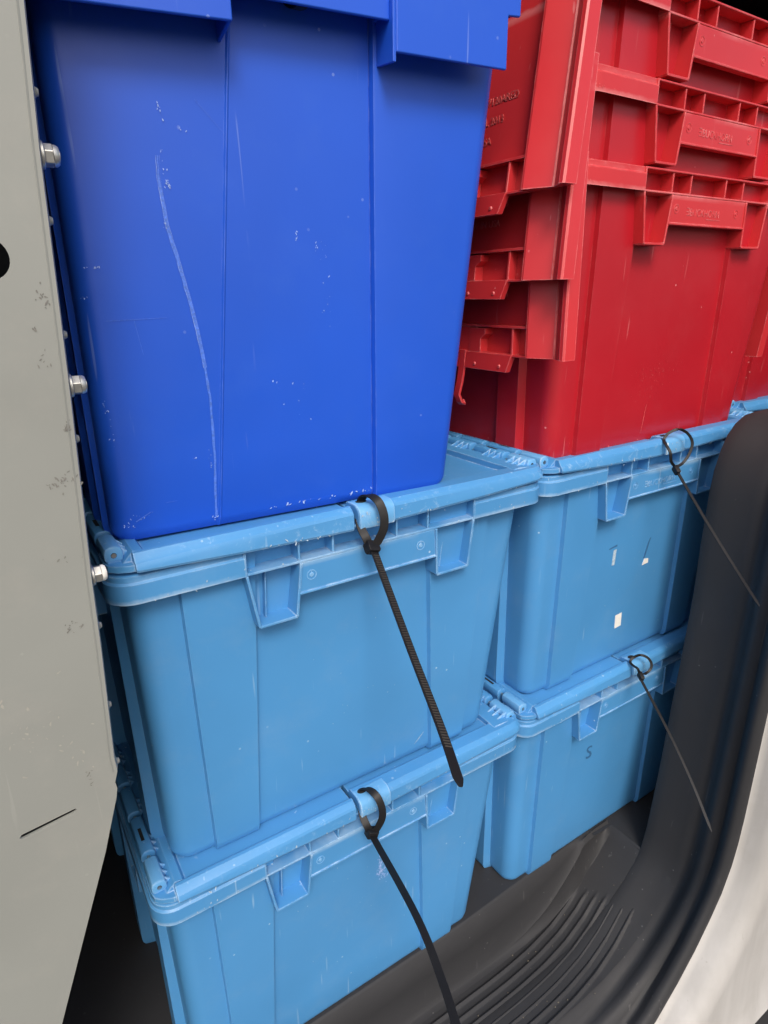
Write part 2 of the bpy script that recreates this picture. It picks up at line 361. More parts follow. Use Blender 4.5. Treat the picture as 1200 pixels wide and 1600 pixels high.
def knuckle(m, x, z, y0, y1, r=.0062):
    sq = [(-.86,-.75),(-1,-.45),(-1,.35),(-.82,.78),(-.35,1.0),(.30,1.0),(.78,.80),(1,.35),(1,-.45),(.86,-.75)]
    R = lambda q, yy: [(x+q*a_, yy, z+q*b_) for a_, b_ in sq]
    m.loft([R(r*.84, y0), R(r*.97, y0+.0005), R(r, y0+.0014), R(r, y1-.0014), R(r*.97, y1-.0005), R(r*.84, y1)], cap0=True, cap1=True)
def make_lid_half(par, mat, worn, side):
    zt, zr = .2956, (.2900 if side else .2912)
    yb1 = .0165 if side else .0062
    def front(x, lo, hi, dy=0.0):
        return [(x, y+(dy if y < .005 else 0), z) for y, z in [(-.0030, lo), (-.0038, lo+.002), (-.0030, hi-.0025), (-.0018, hi-.0003), (-.0002, hi+.0010), (.0030, zt+.0002), (yb1, zt+.0003), (yb1+.0012, zt-.0004), (yb1+.0034, zr+.0005), (.0345, zr+.0003), (.0345, .2845), (.0005, .2845), (.0005, lo)]]
    m = MB()
    if side == 0:
        xa, xb = .020, .1905
        m.loft([front(xa, .2838, .2895), front(xa+.0015, .2830, .2897), front(.095, .2795, .2918), front(.150, .2778, .2925), front(.1895, .2768, .2930), front(xb, .2776, .2926, .0008)], True, True, True)
        P = [(xa+.002, .0345), (xa+.002, .0005), (.016, .001), (.0085, .0045), (.004, .009), (.0025, .016), (.0025, .0345)]
        m.add([(x, y, .2830) for x, y in P]+[(x, y, .2880) for x, y in P], [tuple(range(len(P))), tuple(range(2*len(P)-1, len(P)-1, -1))]+[(i, (i+1) % len(P), (i+1) % len(P)+len(P), i+len(P)) for i in range(len(P))])
        m.prism_y([(.012, .2862), (.030, .2862), (.030, zr+.0004), (.0275, zt-.0006), (.021, zt)], .008, D-.008)
        xs0, xs1, xc = .030, .176, (.176, .2065)
    else:
        xa, xb = .1945, .412
        m.loft([front(xa, .2776, .2926, .0008), front(xa+.001, .2768, .2930), front(.25, .2780, .2930), front(.33, .2800, .2927), front(.396, .2832, .2922), front(.404, .2842, .2918, .0012), front(.409, .2850, .2910, .0045), front(xb, .2856, .2900, .0095)], True, True, True)
        m.prism_y([(.376, .2862), (.404, .2862), (.396, zt+.0004), (.3790, zt+.0014), (.3762, zt+.0006)], .008, D-.008)
        xs0, xs1, xc = .240, .3768, (.2095, .240)
    m.box(xs0, xs1, D-.034, D-.006, .2845, zt)                    # rear border
    m.box(xc[0], xc[1], .0345, D-.034, .2845, .2917)           # middle border
    m.box(xc[0] if side else xs1-.001, xs0 if side else xc[1], D-.034, D-.006, .2846, zt-.0006)
    m.box(xs0-.001, xs1+.001, .034, D-.033, .2850, zr-(.0028 if side and False else 0))            # sunk panel
    lid = m.build('lid', mat, par, bevel=.0005, seg=2, off=OFF, smooth=22)
    # interlocking teeth along the middle
    k = MB(); y = .06; s = 1 if side == 0 else -1
    xm = .2063 if side == 0 else .2097
    while y < D-.08:
        k.box(min(xm, xm+s*.0028), max(xm, xm+s*.0028), y, y+.022, .2850, zt-.0024); y += .05
    k.build('lid_teeth', mat, lid, off=OFF)['kind'] = 'stuff'
    # hinge
    hx = .0095 if side == 0 else .4045
    y = .012; i = 0
    while y < D-.03:
        L = (.030, .046, .038)[i % 3]
        hz = .2935 if side == 0 else .2955
        h = MB(); knuckle(h, hx, hz, y, min(y+L, D-.02))
        for q in (.004, .012, .020):
            if side == 1: h.prism_y([(hx-.019, .2955), (hx-.004, .2955), (hx-.004, .3015)], y+q, y+q+.0018)
            else: h.prism_y([(hx+.004, .2985), (hx+.004, .2885), (hx+.016, .2885)], y+q, y+q+.0018)
        h.box(hx-.0045, hx+.0045, y+.001, min(y+L, D-.02)-.001, .2805, .2925)
        if i == 0:
            pc = MB(); pc.cyl((hx, y-.00025, hz), (hx, y+.004, hz), .0019, 12); pc.build('pin_hole', DK, lid, off=OFF)
        kn = h.build('hinge_knuckle', worn if i == 0 else mat, lid, bevel=.0004, seg=1, off=OFF)
        if i % 2:
            dk = MB(); dk.box(hx-.0020, hx+.0008, y+.014, y+L-.016, hz+.0055, hz+.00635); dk.build('slot', DK, lid, off=OFF)
        y += L+.0065; i += 1
    p = MB(); p.cyl((hx, .0115, .2935), (hx, D-.02, .2935), .0017, 8); p.build('hinge_pin', PIN, lid, off=OFF)
    if side == 1:      # rubbed hasp patch with its hole
        q = MB(); c = [(-.0042, .2766), (-.0050, .279), (-.0042, .2903), (-.0028, .2926), (-.0004, .2948), (.0030, .2962), (.0125, .2963), (.0140, .2950), (.0140, .2900), (.001, .2890), (-.001, .2766)]
        q.prism_x(c, .1948, .2290)
        q.build('hasp_plate', worn, lid, bevel=.0008, off=OFF)
        q = MB(); n = 16
        q.add([(.2035+.0052*math.cos(2*math.pi*i/n), .0085+.0034*math.sin(2*math.pi*i/n), .29665) for i in range(n)]+[(.2035+.0046*math.cos(2*math.pi*i/n), .0085+.0030*math.sin(2*math.pi*i/n), .2960) for i in range(n)],
              [tuple(range(n))]+[(i, (i+1) % n, (i+1) % n+n, i+n) for i in range(n)])
        q.build('hasp_hole', DK, lid, off=OFF)
    return lid

def make_tote(name, label, group, loc, mat, worn, lids=True, rz=0):
    t = thing(name, label, 'tote', (0, 0, 0), group, rz)
    a = math.radians(rz); c = Vector((W/2, D/2)); c = Vector((c.x*math.cos(a)-c.y*math.sin(a), c.x*math.sin(a)+c.y*math.cos(a)))
    t.location = (loc[0]+c.x, loc[1]+c.y, loc[2])
    body_mesh().build('body', {LB: LBB, RD: RDB}[mat], t, off=OFF, smooth=28)
    make_band(t, mat); h = make_handle(t, mat); make_side_lugs(t, mat)
    if lids: make_lid_half(t, mat, worn, 0); make_lid_half(t, mat, worn, 1)
    return t, h[-1]

def copy_tree(o, parent=None):
    c = o.copy(); col.objects.link(c)
    if parent: c.parent = parent
    for ch in o.children: copy_tree(ch, c)
    return c
H = .2973
def place(t, loc, rz):
    a = math.radians(rz); c = Vector((W/2*math.cos(a)-D/2*math.sin(a), W/2*math.sin(a)+D/2*math.cos(a)))
    t.location = (loc[0]+c.x, loc[1]+c.y, loc[2]); t.rotation_euler = (0, 0, a)

G1 = 'light blue lidded totes stacked in the doorway'
L2, pL2 = make_tote('lidded_tote', 'light blue tote carrying the royal blue one, broad tie on its lid', G1, (0, 0, H), LB, LBW)
def variant(label, loc, rz):
    c = copy_tree(L2); c['label'] = label; place(c, loc, rz); return c
L1 = variant('light blue tote on the floor nearest the grey panel, white scuff below its handle', (-.0072, .0008, 0), 0)
R2 = variant('light blue tote under the red totes with two white paper scraps on its front', (.4178, .0047, H), .436)
R1 = variant('light blue tote standing on the floor beside the black door trim', (.4120, .0051, 0), .436)
panel_of = lambda t: [c for c in t.children if c.name.startswith('handle_panel')][0]
make_emblem(L2, LBW, panel_of(L2), text=False); make_emblem(L1, LBW, panel_of(L1), text=False)
make_emblem(R2, LB, panel_of(R2)); make_emblem(R1, LB, panel_of(R1), text=False)

# ------------------------------------------------------------------ red totes, nested, lids hanging open
G2 = 'red totes nested in one another'
RX, RY, RZ, RS = .4245, .0015, .5861, .0712
red_labels = ['lowest red tote of the nest, standing on the light blue lid', 'middle red tote of the nest, its rim between two other red rims', 'topmost red tote of the nest, its rim leaving the top of the picture']
def flap_lid(par, ox, oz_in, hinge_x, top, bot, y_front, sgn, txt):
    # hanging lid half: plate from z=top to z=bot, its outer face looking sgn*x; local tote coordinates
    m = MB(); L = top-bot
    def X(z, n): return hinge_x[0]+(hinge_x[1]-hinge_x[0])*(top-z)/L + sgn*n
    def Y(z, y): return y+(y_front[0]+(y_front[1]-y_front[0])*(top-z)/L)
    prof = [(.000, -.012), (.000, .0015), (.0015, .0030), (.0055, .0030), (.0065, .0010), (.017, -.0052), (.0186, -.0060), (.0194, -.0048), (.0202, -.0056), (.034, .0018), (.0425, .0060), (.0450, .0060), (.0455, -.0080),
            (D-.075, -.0080), (D-.074, .004), (D-.03, .004), (D-.03, -.012)]
    rings = []
    for z in (top, lerp(top, bot, .33), lerp(top, bot, .66), bot+.0008, bot):
        rings.append([(X(z, n), Y(z, y), z) for y, n in prof])
    m.loft(rings, True, True, True)
    lid = m.build('lid', RD, par, off=OFF, smooth=25)
    # latch structure on the free edge
    k = MB()
    def bx(y0, y1, z0, z1, n0=-.008, n1=.002):
        vs = []
        for z in (z0, z1):
            for (n, y) in ((n0, y0), (n1, y0), (n1, y1), (n0, y1)): vs.append((X(z, n), Y(z, y), z))
        k.add(vs, [(0,1,2,3),(4,7,6,5),(0,4,5,1),(1,5,6,2),(2,6,7,3),(3,7,4,0)])
    bx(.047, D-.08, bot+.026, bot+.0285, n1=.003)
    bx(.0665, .0690, bot+.001, bot+.026)
    bx(.047, D-.08, bot-.001, bot+.0012)
    for y0 in (.13, .30, .45): bx(y0, y0+.05, bot+.001, bot+.026)
    k.build('lid_rib', RD, lid, off=OFF, bevel=.0005, seg=1)
    k = MB()
    pr = [(.066, bot+.001), (.0735, bot-.0165), (.250, bot-.0165), (.250, bot+.001)]
    vs = [(X(z, .0035), Y(z, y), z) for y, z in pr]+[(X(z, -.003), Y(z, y), z) for y, z in pr]
    k.add(vs, [(0,1,2,3),(7,6,5,4),(0,4,5,1),(1,5,6,2),(2,6,7,3),(3,7,4,0)])
    pr = [(.106, bot+.025), (.106, bot+.019), (.113, bot+.014), (.1125, bot+.001), (.1145, bot+.001), (.130, bot+.001), (.130, bot+.025)]
    n_ = len(pr)
    vs = [(X(z, .003), Y(z, y), z) for y, z in pr]+[(X(z, -.0079), Y(z, y), z) for y, z in pr]
    k.add(vs, [tuple(range(n_)), tuple(range(2*n_-1, n_-1, -1))]+[(i, (i+1) % n_, (i+1) % n_+n_, i+n_) for i in range(n_)])
    k.build('lid_latch', RD, lid, off=OFF, bevel=.0005, seg=1)
    k = MB()
    for yy, zz in ((.083, bot-.011), (.155, bot-.008), (.120, bot-.011), (.200, bot-.008)):
        a = Vector((X(zz, .0034), Y(zz, yy), zz)); k.cyl(a, a+Vector((sgn*.0012, 0, 0)), .0022, 8, .0014)
    k.build('mould_pip', RD, lid, off=OFF)
    if txt and sgn < 0:
        for s_, yr, zz in txt:
            # reading direction -y, up z, facing -x
            mt = Matrix(((0, 0, -1, X(zz, -.0078)-OFF[0]), (-1, 0, 0, yr-OFF[1]), (0, 1, 0, zz), (0, 0, 0, 1)))
            text_mesh(s_, .0090, .0003, 'lettering', RDT, mt, lid, align='RIGHT')
    return lid
R3, pR3 = make_tote('nested_tote', red_labels[0], G2, (RX, RY, RZ), RD, RD, lids=False, rz=.436)
reds = [R3]
for k in (1, 2):
    c = copy_tree(R3); c['label'] = red_labels[k]; place(c, (RX+.0035*k, RY, RZ+RS*k), .436); reds.append(c)
fl = [dict(hx=(-.004, -.019), bot=.110, yf=(-.005, -.021)),
      dict(hx=(-.006, -.036), bot=.1085, yf=(-.006, -.024)),
      dict(hx=(-.010, -.050), bot=.1100, yf=(-.008, -.028))]
for k, t in enumerate(reds):
    f = fl[k]; b = f['bot']
    txt = [[('MADE IN USA', .070, b+.055)], [('MADE IN USA', .076, b+.050), ('OL 2013', .068, b+.067), ('2717120ARED', .060, b+.082)], [('MADE IN USA', .084, b+.0475), ('OL 2013', .072, b+.0645), ('*2717120ARED', .058, b+.0815)]][k]
    flap_lid(t, 0, 0, f['hx'], .283, b, f['yf'], -1, txt)
    flap_lid(t, 0, 0, (W+.004, W-.004+.012*k), .283, b-.026 if k == 0 else b-.002, (.012, .024), 1, None)
    make_emblem(t, RD, panel_of(t), text=(k < 2))
    # hinge knuckles
    for hx in (-.001, W+.001):
        h = MB()
        y = .004
        while y < D-.04: knuckle(h, hx, .281, y, y+.04, .0045); y += .05
        h.build('hinge_knuckle', RD, t, off=OFF)
# the next column, mostly hidden by the door trim
R6 = copy_tree(R3); R6['label'] = 'red tote at the right edge, mostly hidden by the black door trim'; place(R6, (.905, .085, RZ), .4)
del R6['group']
for kz, lab in ((1, 'light blue tote under the red one at the right edge, behind the door trim'), (0, 'light blue tote on the floor behind the door trim, lowest of its column')):
    c = copy_tree(L2); c['label'] = lab; place(c, (.895, .080, H*kz), .4)
# hooked latch tongue on the far part of the lowest lid
k = MB()
path = [(-.022, .118, .112), (-.0225, .1185, .095), (-.024, .120, .078), (-.027, .121, .064), (-.024, .119, .056), (-.019, .121, .053), (-.017, .124, .056)]
k.ribbon(path, (0, 1, 0), [.010, .0095, .009, .009, .009, .008, .006], .0030)
k.build('latch_tongue', RD, R3, bevel=.0006, off=OFF)

# ------------------------------------------------------------------ royal blue tote
OB = (.17, .30, 0)
BT = thing('lidded_tote', 'royal blue tote with a long pale scratch, standing on the light blue lid', 'tote', (0, 0, 0))
BA = -3.2
def bz(x, y, z): return Vector((x, y, z))
a = math.radians(BA); piv = Vector((.013, .030))
def bworld(x, y): 
    d = Vector((x, y))-piv; return piv+Vector((d.x*math.cos(a)-d.y*math.sin(a), d.x*math.sin(a)+d.y*math.cos(a)))
bc = bworld(OB[0], OB[1]); BT.location = (bc.x, bc.y, 2*H-.002); BT.rotation_euler = (0, 0, a)
BD = .60
def bl_loop(z, inset=0.0):
    t = z/.33
    xl = lerp(.0135, .0150, t)+inset; xr = lerp(.2975, .3360, t)-inset
    yf = .030+inset-.002*t; yb = BD-.03-inset
    A = lerp(.0892, .1262, t); Bx = lerp(.2230, .2257, t); r = .013-inset*.4; e = .0014
    L = arc(xl+r, yf+r, r, 180, 270, 8)
    L += [(A-e, yf), (A-e*.2, yf-.0012), (A, yf-.0013), (A+e, yf-.0006), (lerp(A, Bx, .33), yf-.0006), (lerp(A, Bx, .66), yf-.0006), (Bx-e*1.6, yf-.0006), (Bx-e, yf+.0006), (Bx-.0001, yf-.0042), (Bx+.002, yf-.0046), (lerp(Bx, xr, .5), yf-.0046)]
    L += arc(xr-r, yf-.0046+r, r, 270, 360, 8)
    L += [(xr, .08), (xr+.004, .084), (xr+.004, .13), (xr, .134)] + arc(xr-r, yb-r, r, 0, 90, 4) + arc(xl+r, yb-r, r, 90, 180, 4)
    L += [(xl, .134), (xl-.007, .130), (xl-.007, .078), (xl, .074), (xl, .060), (xl-.004, .0585), (xl-.004, .050), (xl, .0485)]
    return [(x, y, z) for x, y in L]
m = MB()
rings = [bl_loop(-.0025, .007), bl_loop(-.0013, .004), bl_loop(.0025, .0012), bl_loop(.007)]+[bl_loop(lerp(.007, .385, k/8)) for k in range(1, 9)]
m.loft(rings, True, True, True)
bb = m.build('body', RB, BT, off=OB, smooth=24)
# overhanging skirt pieces of rim
def skirt(name, x0, x1, z0, z1, yf, zt=.400, fin=None, notch=None):
    m = MB()
    pts = [(x0, z0), (x1, z1)]
    if notch: pts += [(x1, notch[0]), (x1+notch[1], notch[0]+.001)]
    pts += [(pts[-1][0], zt), (x0, zt)]
    m.prism_y(pts, yf, yf+.0028)
    m.box(x1-.0026, x1, yf+.002, .030, z1+(.004 if not notch else .035), zt)
    if fin: m.prism_x([(yf+.0005, z1), (.0285, z1-fin), (.0290, z1+.02), (yf+.0005, z1+.03)], x1-.0028, x1-.0002)
    return m.build(name, RB, BT, bevel=.0011, seg=3, off=OB)
skirt('rim_skirt', -.008, .1205, .3095, .3160, .003, fin=.004)
skirt('rim_skirt', .1207, .2280, .3305, .3335, .005)
skirt('rim_skirt', .2300, .3235, .3150, .3166, .000, notch=(.3495, .011))
m = MB(); m.prism_x([(.0008, .3095), (.0275, .3125), (.0290, .345), (.0008, .345)], .2278, .2303)
m.build('rim_fin', RB, BT, bevel=.0006, off=OB)
m = MB(); m.box(-.008, .350, .004, BD-.005, .398, .404); m.box(-.010, .352, .002, BD-.003, .404, .412)
m.build('lid', RB, BT, bevel=.003, off=OB)
m = MB(); m.box(-.008, -.005, .012, BD-.02, .330, .400); m.box(.344, .347, .020, BD-.02, .360, .400); m.box(-.008, .347, BD-.008, BD-.005, .330, .400)
m.build('rim_skirt', RB, BT, bevel=.001, off=OB)

def mark(par, off, y, pts, widths, mat, name='scratch', thick=.00012):
    m = MB(); top = []; bot = []
    for i, (x, z) in enumerate(pts):
        x0, z0 = pts[max(i-1, 0)]; x1, z1 = pts[min(i+1, len(pts)-1)]
        d = Vector((x1-x0, z1-z0)).normalized(); n = Vector((-d.y, d.x))*widths[i]/2
        yy = y(z) if callable(y) else y
        top.append((x+n.x, yy, z+n.y)); bot.append((x-n.x, yy, z-n.y))
    o = len(m.v); m.v += top+bot; n_ = len(pts)
    for i in range(n_-1): m.f.append((i, i+1, i+1+n_, i+n_))
    return m.build(name, mat, par, off=off, fix=False)
CAMP = Vector((-0.0501, -0.4225, 0.7581))

yB = lambda z: .0300-.002*z/.33-.0002
def shift(pts, dx, dz=0): return [(x+dx, z+dz) for x, z in pts]
long_s = [(.074,.2469),(.0731,.2337),(.0741,.2229),(.0752,.2063),(.0786,.1911),(.0819,.1735),(.0852,.1572),(.088,.1362),(.0900,.1167),(.0912,.0965),(.0910,.0734),(.0900,.0496),(.0882,.0253),(.0868,.0060)]
def dense(pts, n=4):
    out = []
    for (a_, b_), (c_, d_) in zip(pts, pts[1:]):
        for k in range(n): out.append((lerp(a_, c_, k/n)+random.uniform(-.0002, .0002), lerp(b_, d_, k/n)))
    return out+[pts[-1]]
ds = dense(long_s[:9])
mark(BT, OB, yB, ds, [.0007+.0016*min(1, i/10)+random.uniform(-.0004, .0004) for i in range(len(ds))], SCR)
mark(BT, OB, lambda z: yB(z)-.0002, shift(ds, -.0011), [.00028*max(0, random.random()-.25)+.00003 for _ in ds], SCW)
mark(BT, OB, lambda z: yB(z)-.0002, shift(ds, .0010), [.00022*max(0, random.random()-.5)+.00002 for _ in ds], SCW)
ds = dense(long_s[8:])
mark(BT, OB, yB, ds, [.0017+random.uniform(-.0004, .0003) for _ in ds], SCR)
def chips(par, off, y, cx, cz, n, rx, rz, mat, smin=.0003, smax=.0011, name='scuff'):
    m = MB()
    for _ in range(n):
        x = random.gauss(cx, rx); z = random.gauss(cz, rz); s_ = random.uniform(smin, smax); h_ = s_*random.uniform(.6, 2.6); sk = random.uniform(-.6, .6)*s_
        yy = (y(z) if callable(y) else y)-random.uniform(0, .0001)
        pts = [(x+s_*math.cos(t_)*random.uniform(.4, 1)*.5+sk*math.sin(t_), yy, z+h_*math.sin(t_)*random.uniform(.4, 1)*.5) for t_ in [i*math.pi/3 for i in range(6)]]
        m.add(pts, [tuple(range(6))])
    return m.build(name, mat, par, off=off, fix=False)
for cx, cz, n, rx, rz in [(.0783,.271,7,.0012,.003),(.0762,.2482,4,.0005,.002),(.0785,.2316,14,.0012,.0022),(.0772,.2389,5,.001,.0015),(.0881,.2623,4,.003,.0005),(.0733,.2072,6,.0008,.002),(.0194,.1645,6,.0008,.0015),(.0262,.1819,9,.004,.0004),(.2512,.2609,8,.0009,.0018),
    (.1638,.206,6,.0006,.002),(.1636,.2017,4,.0005,.001),(.1783,.1958,4,.0006,.0015),(.2535,.2225,5,.0006,.003),(.1547,.0899,10,.012,.012),(.186,.175,16,.003,.022),(.2693,.2611,5,.0005,.001),(.2828,.2299,3,.0008,.0006),(.0216,.0943,6,.001,.003),(.0225,.080,8,.001,.010),(.0781,.0536,5,.004,.0004),(.0871,.0503,9,.0005,.003),(.033,.017,10,.007,.0016),(.0255,.0115,10,.003,.0010),(.0865,.0065,8,.002,.0015)]:
    chips(BT, OB, lambda z: yB(z)-.0004, cx, cz, n, rx, rz, SCW)
for cx in (.15, .20, .25): chips(BT, OB, lambda z: .0290, cx, .0065, 12, .018, .0006, SCW, .0005, .002)
for p0, p1, w_ in [((.030,.150),(.068,.151),.0003),((.047,.150),(.050,.128),.0003),((.030,.0135),(.041,.0190),.0007),((.052,.024),(.060,.0242),.0003),((.10,.28),(.118,.262),.0002),((.15,.24),(.158,.225),.0002)]:
    mark(BT, OB, lambda z: yB(z)-.0003, [p0, p1], [w_, w_*.6], SCR)
# marks on the others
def bodyY(t): return lerp(.025, .016, min(1, t/ZB))-.00025
chips(R3, OFF, lambda z: bodyY(z), .1665, .070, 60, .011, .011, SCR_R, .0002, .0010)
chips(R3, OFF, lambda z: bodyY(z), .200, .080, 60, .022, .009, SCR_R, .0002, .0009)
mark(R3, OFF, lambda z: bodyY(z), [(.1735,.045),(.1722,.030),(.1712,.020),(.1695,.0109)], [.0003,.0007,.0005,.0002], SCR_R)
chips(R3, OFF, .0250, .150, .0030, 26, .035, .0008, SCR_R, .0005, .0022)
chips(R3, OFF, bodyY(.01), .050, .012, 16, .002, .008, SCR_R)
chips(L1, OFF, lambda z: bodyY(z), .2295, .172, 60, .0022, .0065, SCW, .0006, .0026)
chips(L1, OFF, lambda z: bodyY(z), .2330, .160, 30, .0022, .006, SCW, .0006, .0022)
mark(L1, OFF, lambda z: bodyY(z)-.004, [(.060,.205),(.085,.222)], [.0018,.0008], SCL)
mark(L2, OFF, lambda z: bodyY(z), [(.270,.0107),(.276,.016),(.282,.0217)], [.0003,.0009,.0003], SCL)
for T in (L2, L1, R2, R1):
    chips(T, OFF, -.0003, .060, ZB+.003, 12, .035, .0018, SCL, .0004, .0018)
    chips(T, OFF, -.0003, .370, ZB+.004, 9, .025, .0022, SCL, .0004, .0018)
    chips(T, OFF, lambda z: -.0052, .2115, .2850, 26, .0095, .0045, SCL, .0004, .0018)
    chips(T, OFF, lambda z: bodyY(z), .20, .12, 26, .05, .06, SCL, .0003, .0010)
    chips(T, OFF, -.0045, .14, .2800, 12, .04, .0016, SCL, .0005, .0022)
    chips(T, OFF, -.0045, .30, .2820, 12, .05, .0022, SCL, .0005, .0018)
for T in reds:
    chips(T, OFF, -.0003, .020, ZB+.003, 14, .010, .0014, SCR_R, .0003, .0014)
def scrap(par, pts, mat, name, y=.0243, label=None):
    m = MB(); n_ = len(pts)
    m.prism_y(pts, y-.0003, y+.001); return m.build(name, mat, par, off=OFF, label=label)
scrap(R2, [(.2132,.1237),(.2252,.1247),(.2242,.1310),(.2160,.1320)], WL, 'paper_scrap', bodyY(.128))
scrap(R2, [(.1752,.0427),(.1872,.0437),(.1862,.0627),(.1735,.0620)], WL, 'paper_scrap', bodyY(.05))
scrap(R2, [(.2135,.1335),(.2155,.1335),(.2222,.1560),(.2285,.1697),(.2255,.1680),(.2185,.1540)], MK, 'torn_label_mark', bodyY(.15)+.0002)
scrap(R2, [(.1500,.1395),(.1545,.1395),(.1560,.1600),(.1500,.1600)], SCL, 'torn_label_mark', bodyY(.15)+.0002)
scrap(R2, [(.1405,.1640),(.1415,.1625),(.1560,.1640),(.1555,.1665)], MK, 'torn_label_mark', bodyY(.16)+.0002)
mk = text_mesh('S', .029, .0001, 'marker_letter', MK, Matrix.Translation((-OFF[0], -OFF[1], 0)) @ FRONT(.1455, bodyY(.168)-.0003, .1500), R1)

# ------------------------------------------------------------------ cable ties
def bez(pts, n=10):
    out = []
    P = [Vector(p) for p in pts]; P = [2*P[0]-P[1]]+P+[2*P[-1]-P[-2]]
    for i in range(1, len(P)-2):
        for k in range(n):
            t = k/n; p0, p1, p2, p3 = P[i-1:i+3]
            out.append(.5*((2*p1)+(-p0+p2)*t+(2*p0-5*p1+4*p2-p3)*t*t+(-p0+3*p1-3*p2+p3)*t**3))
    out.append(P[-2]); return out
def lip_loop(dx, dz):
    P = [(.1992,-.0115,.5612),(.1968,-.0090,.5690),(.1962,-.0030,.5755),(.1985,.0040,.5830),(.2030,.0095,.5900),(.2042,.0068,.5975),(.2062,-.0015,.6010),(.2090,-.0100,.5975),(.2108,-.0148,.5875),(.2100,-.0160,.5765),(.2055,-.0145,.5660),(.2012,-.0130,.5610)]
    return [(x+dx, y, z+dz) for x, y, z in P]
def cable_tie(label, loop, head, tail, wd, width_dir, ridges=True, taper=.10, loop_side=(1, 0, 0), shrink=True):
    base = Vector(head)
    t = thing('cable_tie', label, 'cable tie', base, 'black cable ties through the lid hasps')
    if shrink: cc = sum((Vector(q) for q in loop), Vector())/len(loop); cc = cc*.6+Vector(head)*.4
    if shrink: loop = [cc+(Vector(q)-cc)*.80 for q in loop]
    m = MB(); m.ribbon(bez(loop, 8), loop_side, wd*.92, .0016)
    m.build('loop', BK, t, bevel=.0003, seg=1, off=base)
    tp = bez(tail, 14); n = len(tp)
    m = MB(); ws = [wd*1.0 if i < n*(1-taper) else wd*max(.25, 1-(i-n*(1-taper))/(n*taper)*.75) for i in range(n)]
    # broad dull tip zone then point
    ws = [wd if i < n-3 else wd*(1, .72, .35)[i-(n-3)] for i in range(n)]
    m.ribbon(tp, width_dir, ws, .0012); m.build('tail', BK, t, bevel=.0003, seg=1, off=base)
    if ridges:
        L_ = [0]
        for p, q in zip(tp, tp[1:]): L_.append(L_[-1]+(q-p).length)
        m = MB(); s_ = .006; i = 0; tot = L_[-1]*.86
        while s_ < tot:
            while L_[i+1] < s_: i += 1
            f = (s_-L_[i])/(L_[i+1]-L_[i]); p = tp[i].lerp(tp[i+1], f); d = (tp[i+1]-tp[i]).normalized()
            sd_ = Vector(width_dir); sd_ = (sd_-d*sd_.dot(d)).normalized(); nn = d.cross(sd_)
            if nn.dot(CAMP-p) < 0: nn = -nn
            a_ = sd_*wd*.34; h0 = nn*.0006; h1 = nn*.0013; dl = d*.0007
            m.add([p-a_-dl+h0, p+a_-dl+h0, p+a_+dl+h0, p-a_+dl+h0, p-a_+dl*.4+h1, p+a_+dl*.4+h1], [(0,1,5,4),(4,5,2,3),(0,4,3),(1,2,5)])
            s_ += .0022
        for sg in (-1, 1):
            pass
        o = m.build('ratchet_teeth', BKT, t, off=base); o['kind'] = 'stuff'
    # head block
    d = (tp[2]-tp[0]).normalized(); sd_ = Vector(width_dir); sd_ = (sd_-d*sd_.dot(d)).normalized(); nn = d.cross(sd_)
    if nn.dot(CAMP-base) < 0: nn = -nn
    m = MB(); hw, hl, hh = wd*.74, .0052, .0040
    def ring(k, sc_): return [base+d*k+sd_*a_*hw*sc_+nn*b_*hh*sc_ for a_, b_ in ((-1,-1),(1,-1),(1,1),(-1,1))]
    m.loft([ring(-hl, .85), ring(-hl*.7, 1), ring(hl*.7, 1), ring(hl, .85)], True, True, True)
    m.build('head', BK, t, bevel=.0005, off=base)
    return t
cable_tie('broad black cable tie below the royal blue tote, ridged tail hanging down',
  lip_loop(0, 0),
  (.2000,-.0130,.5605), [(.2005,-.0150,.5590),(.1864,-.0859,.5091),(.1686,-.1481,.4832),(.1530,-.1875,.4740)], .0076, (1, .0, -.35), True, loop_side=(.93, -.36, 0), shrink=False)
cable_tie('black cable tie on the bottom left tote, tail reaching past the white scuff',
  lip_loop(-.0068, -H),
  (.1935,-.0120,.2635), [(.1918,-.0165,.2640),(.1785,-.1064,.2648),(.1685,-.1543,.255),(.1545,-.1983,.2487)], .0076, (1, .0, -.35), False, loop_side=(.93, -.36, 0), shrink=False)
cable_tie('thin black cable tie below the red totes, large loop standing open',
  [(.6125,-.010,.5600),(.6020,-.0100,.5700),(.5985,-.0090,.5830),(.6000,.000,.5920),(.6060,.008,.5970),(.6140,.007,.6060),(.6270,.000,.6110),(.6390,-.007,.6040),(.6450,-.012,.5910),(.6400,-.013,.5760),(.6300,-.012,.5640),(.6180,-.011,.5590)],
  (.6140,-.0120,.5590), [(.6140,-.0135,.5575),(.5960,-.0661,.5166),(.5827,-.1132,.4794),(.5667,-.15,.4569)], .0034, (.84, -.54, .0), False, loop_side=(.75, -.62, 0))
cable_tie('thin black cable tie on the bottom right tote beside the door trim',
  [(.6000,-.010,.2900),(.5950,-.0100,.2980),(.5945,-.0080,.3000),(.5960,.002,.3000),(.6000,.009,.3010),(.6070,.009,.3060),(.6150,.003,.3110),(.6230,-.005,.3080),(.6270,-.011,.2990),(.6240,-.013,.2900),(.6140,-.012,.2850),(.6040,-.011,.2870)],
  (.6010,-.0120,.2870), [(.5985,-.0135,.2855),(.5780,-.0698,.2537),(.5603,-.1178,.2207),(.5435,-.1579,.189)], .0034, (.84, -.54, .0), False, loop_side=(.75, -.62, 0))
base = Vector((.168, .008, .932))
t5 = thing('cable_tie', 'black cable tie end under the rim of the royal blue tote at the top edge', 'cable tie', base, 'black cable ties through the lid hasps')
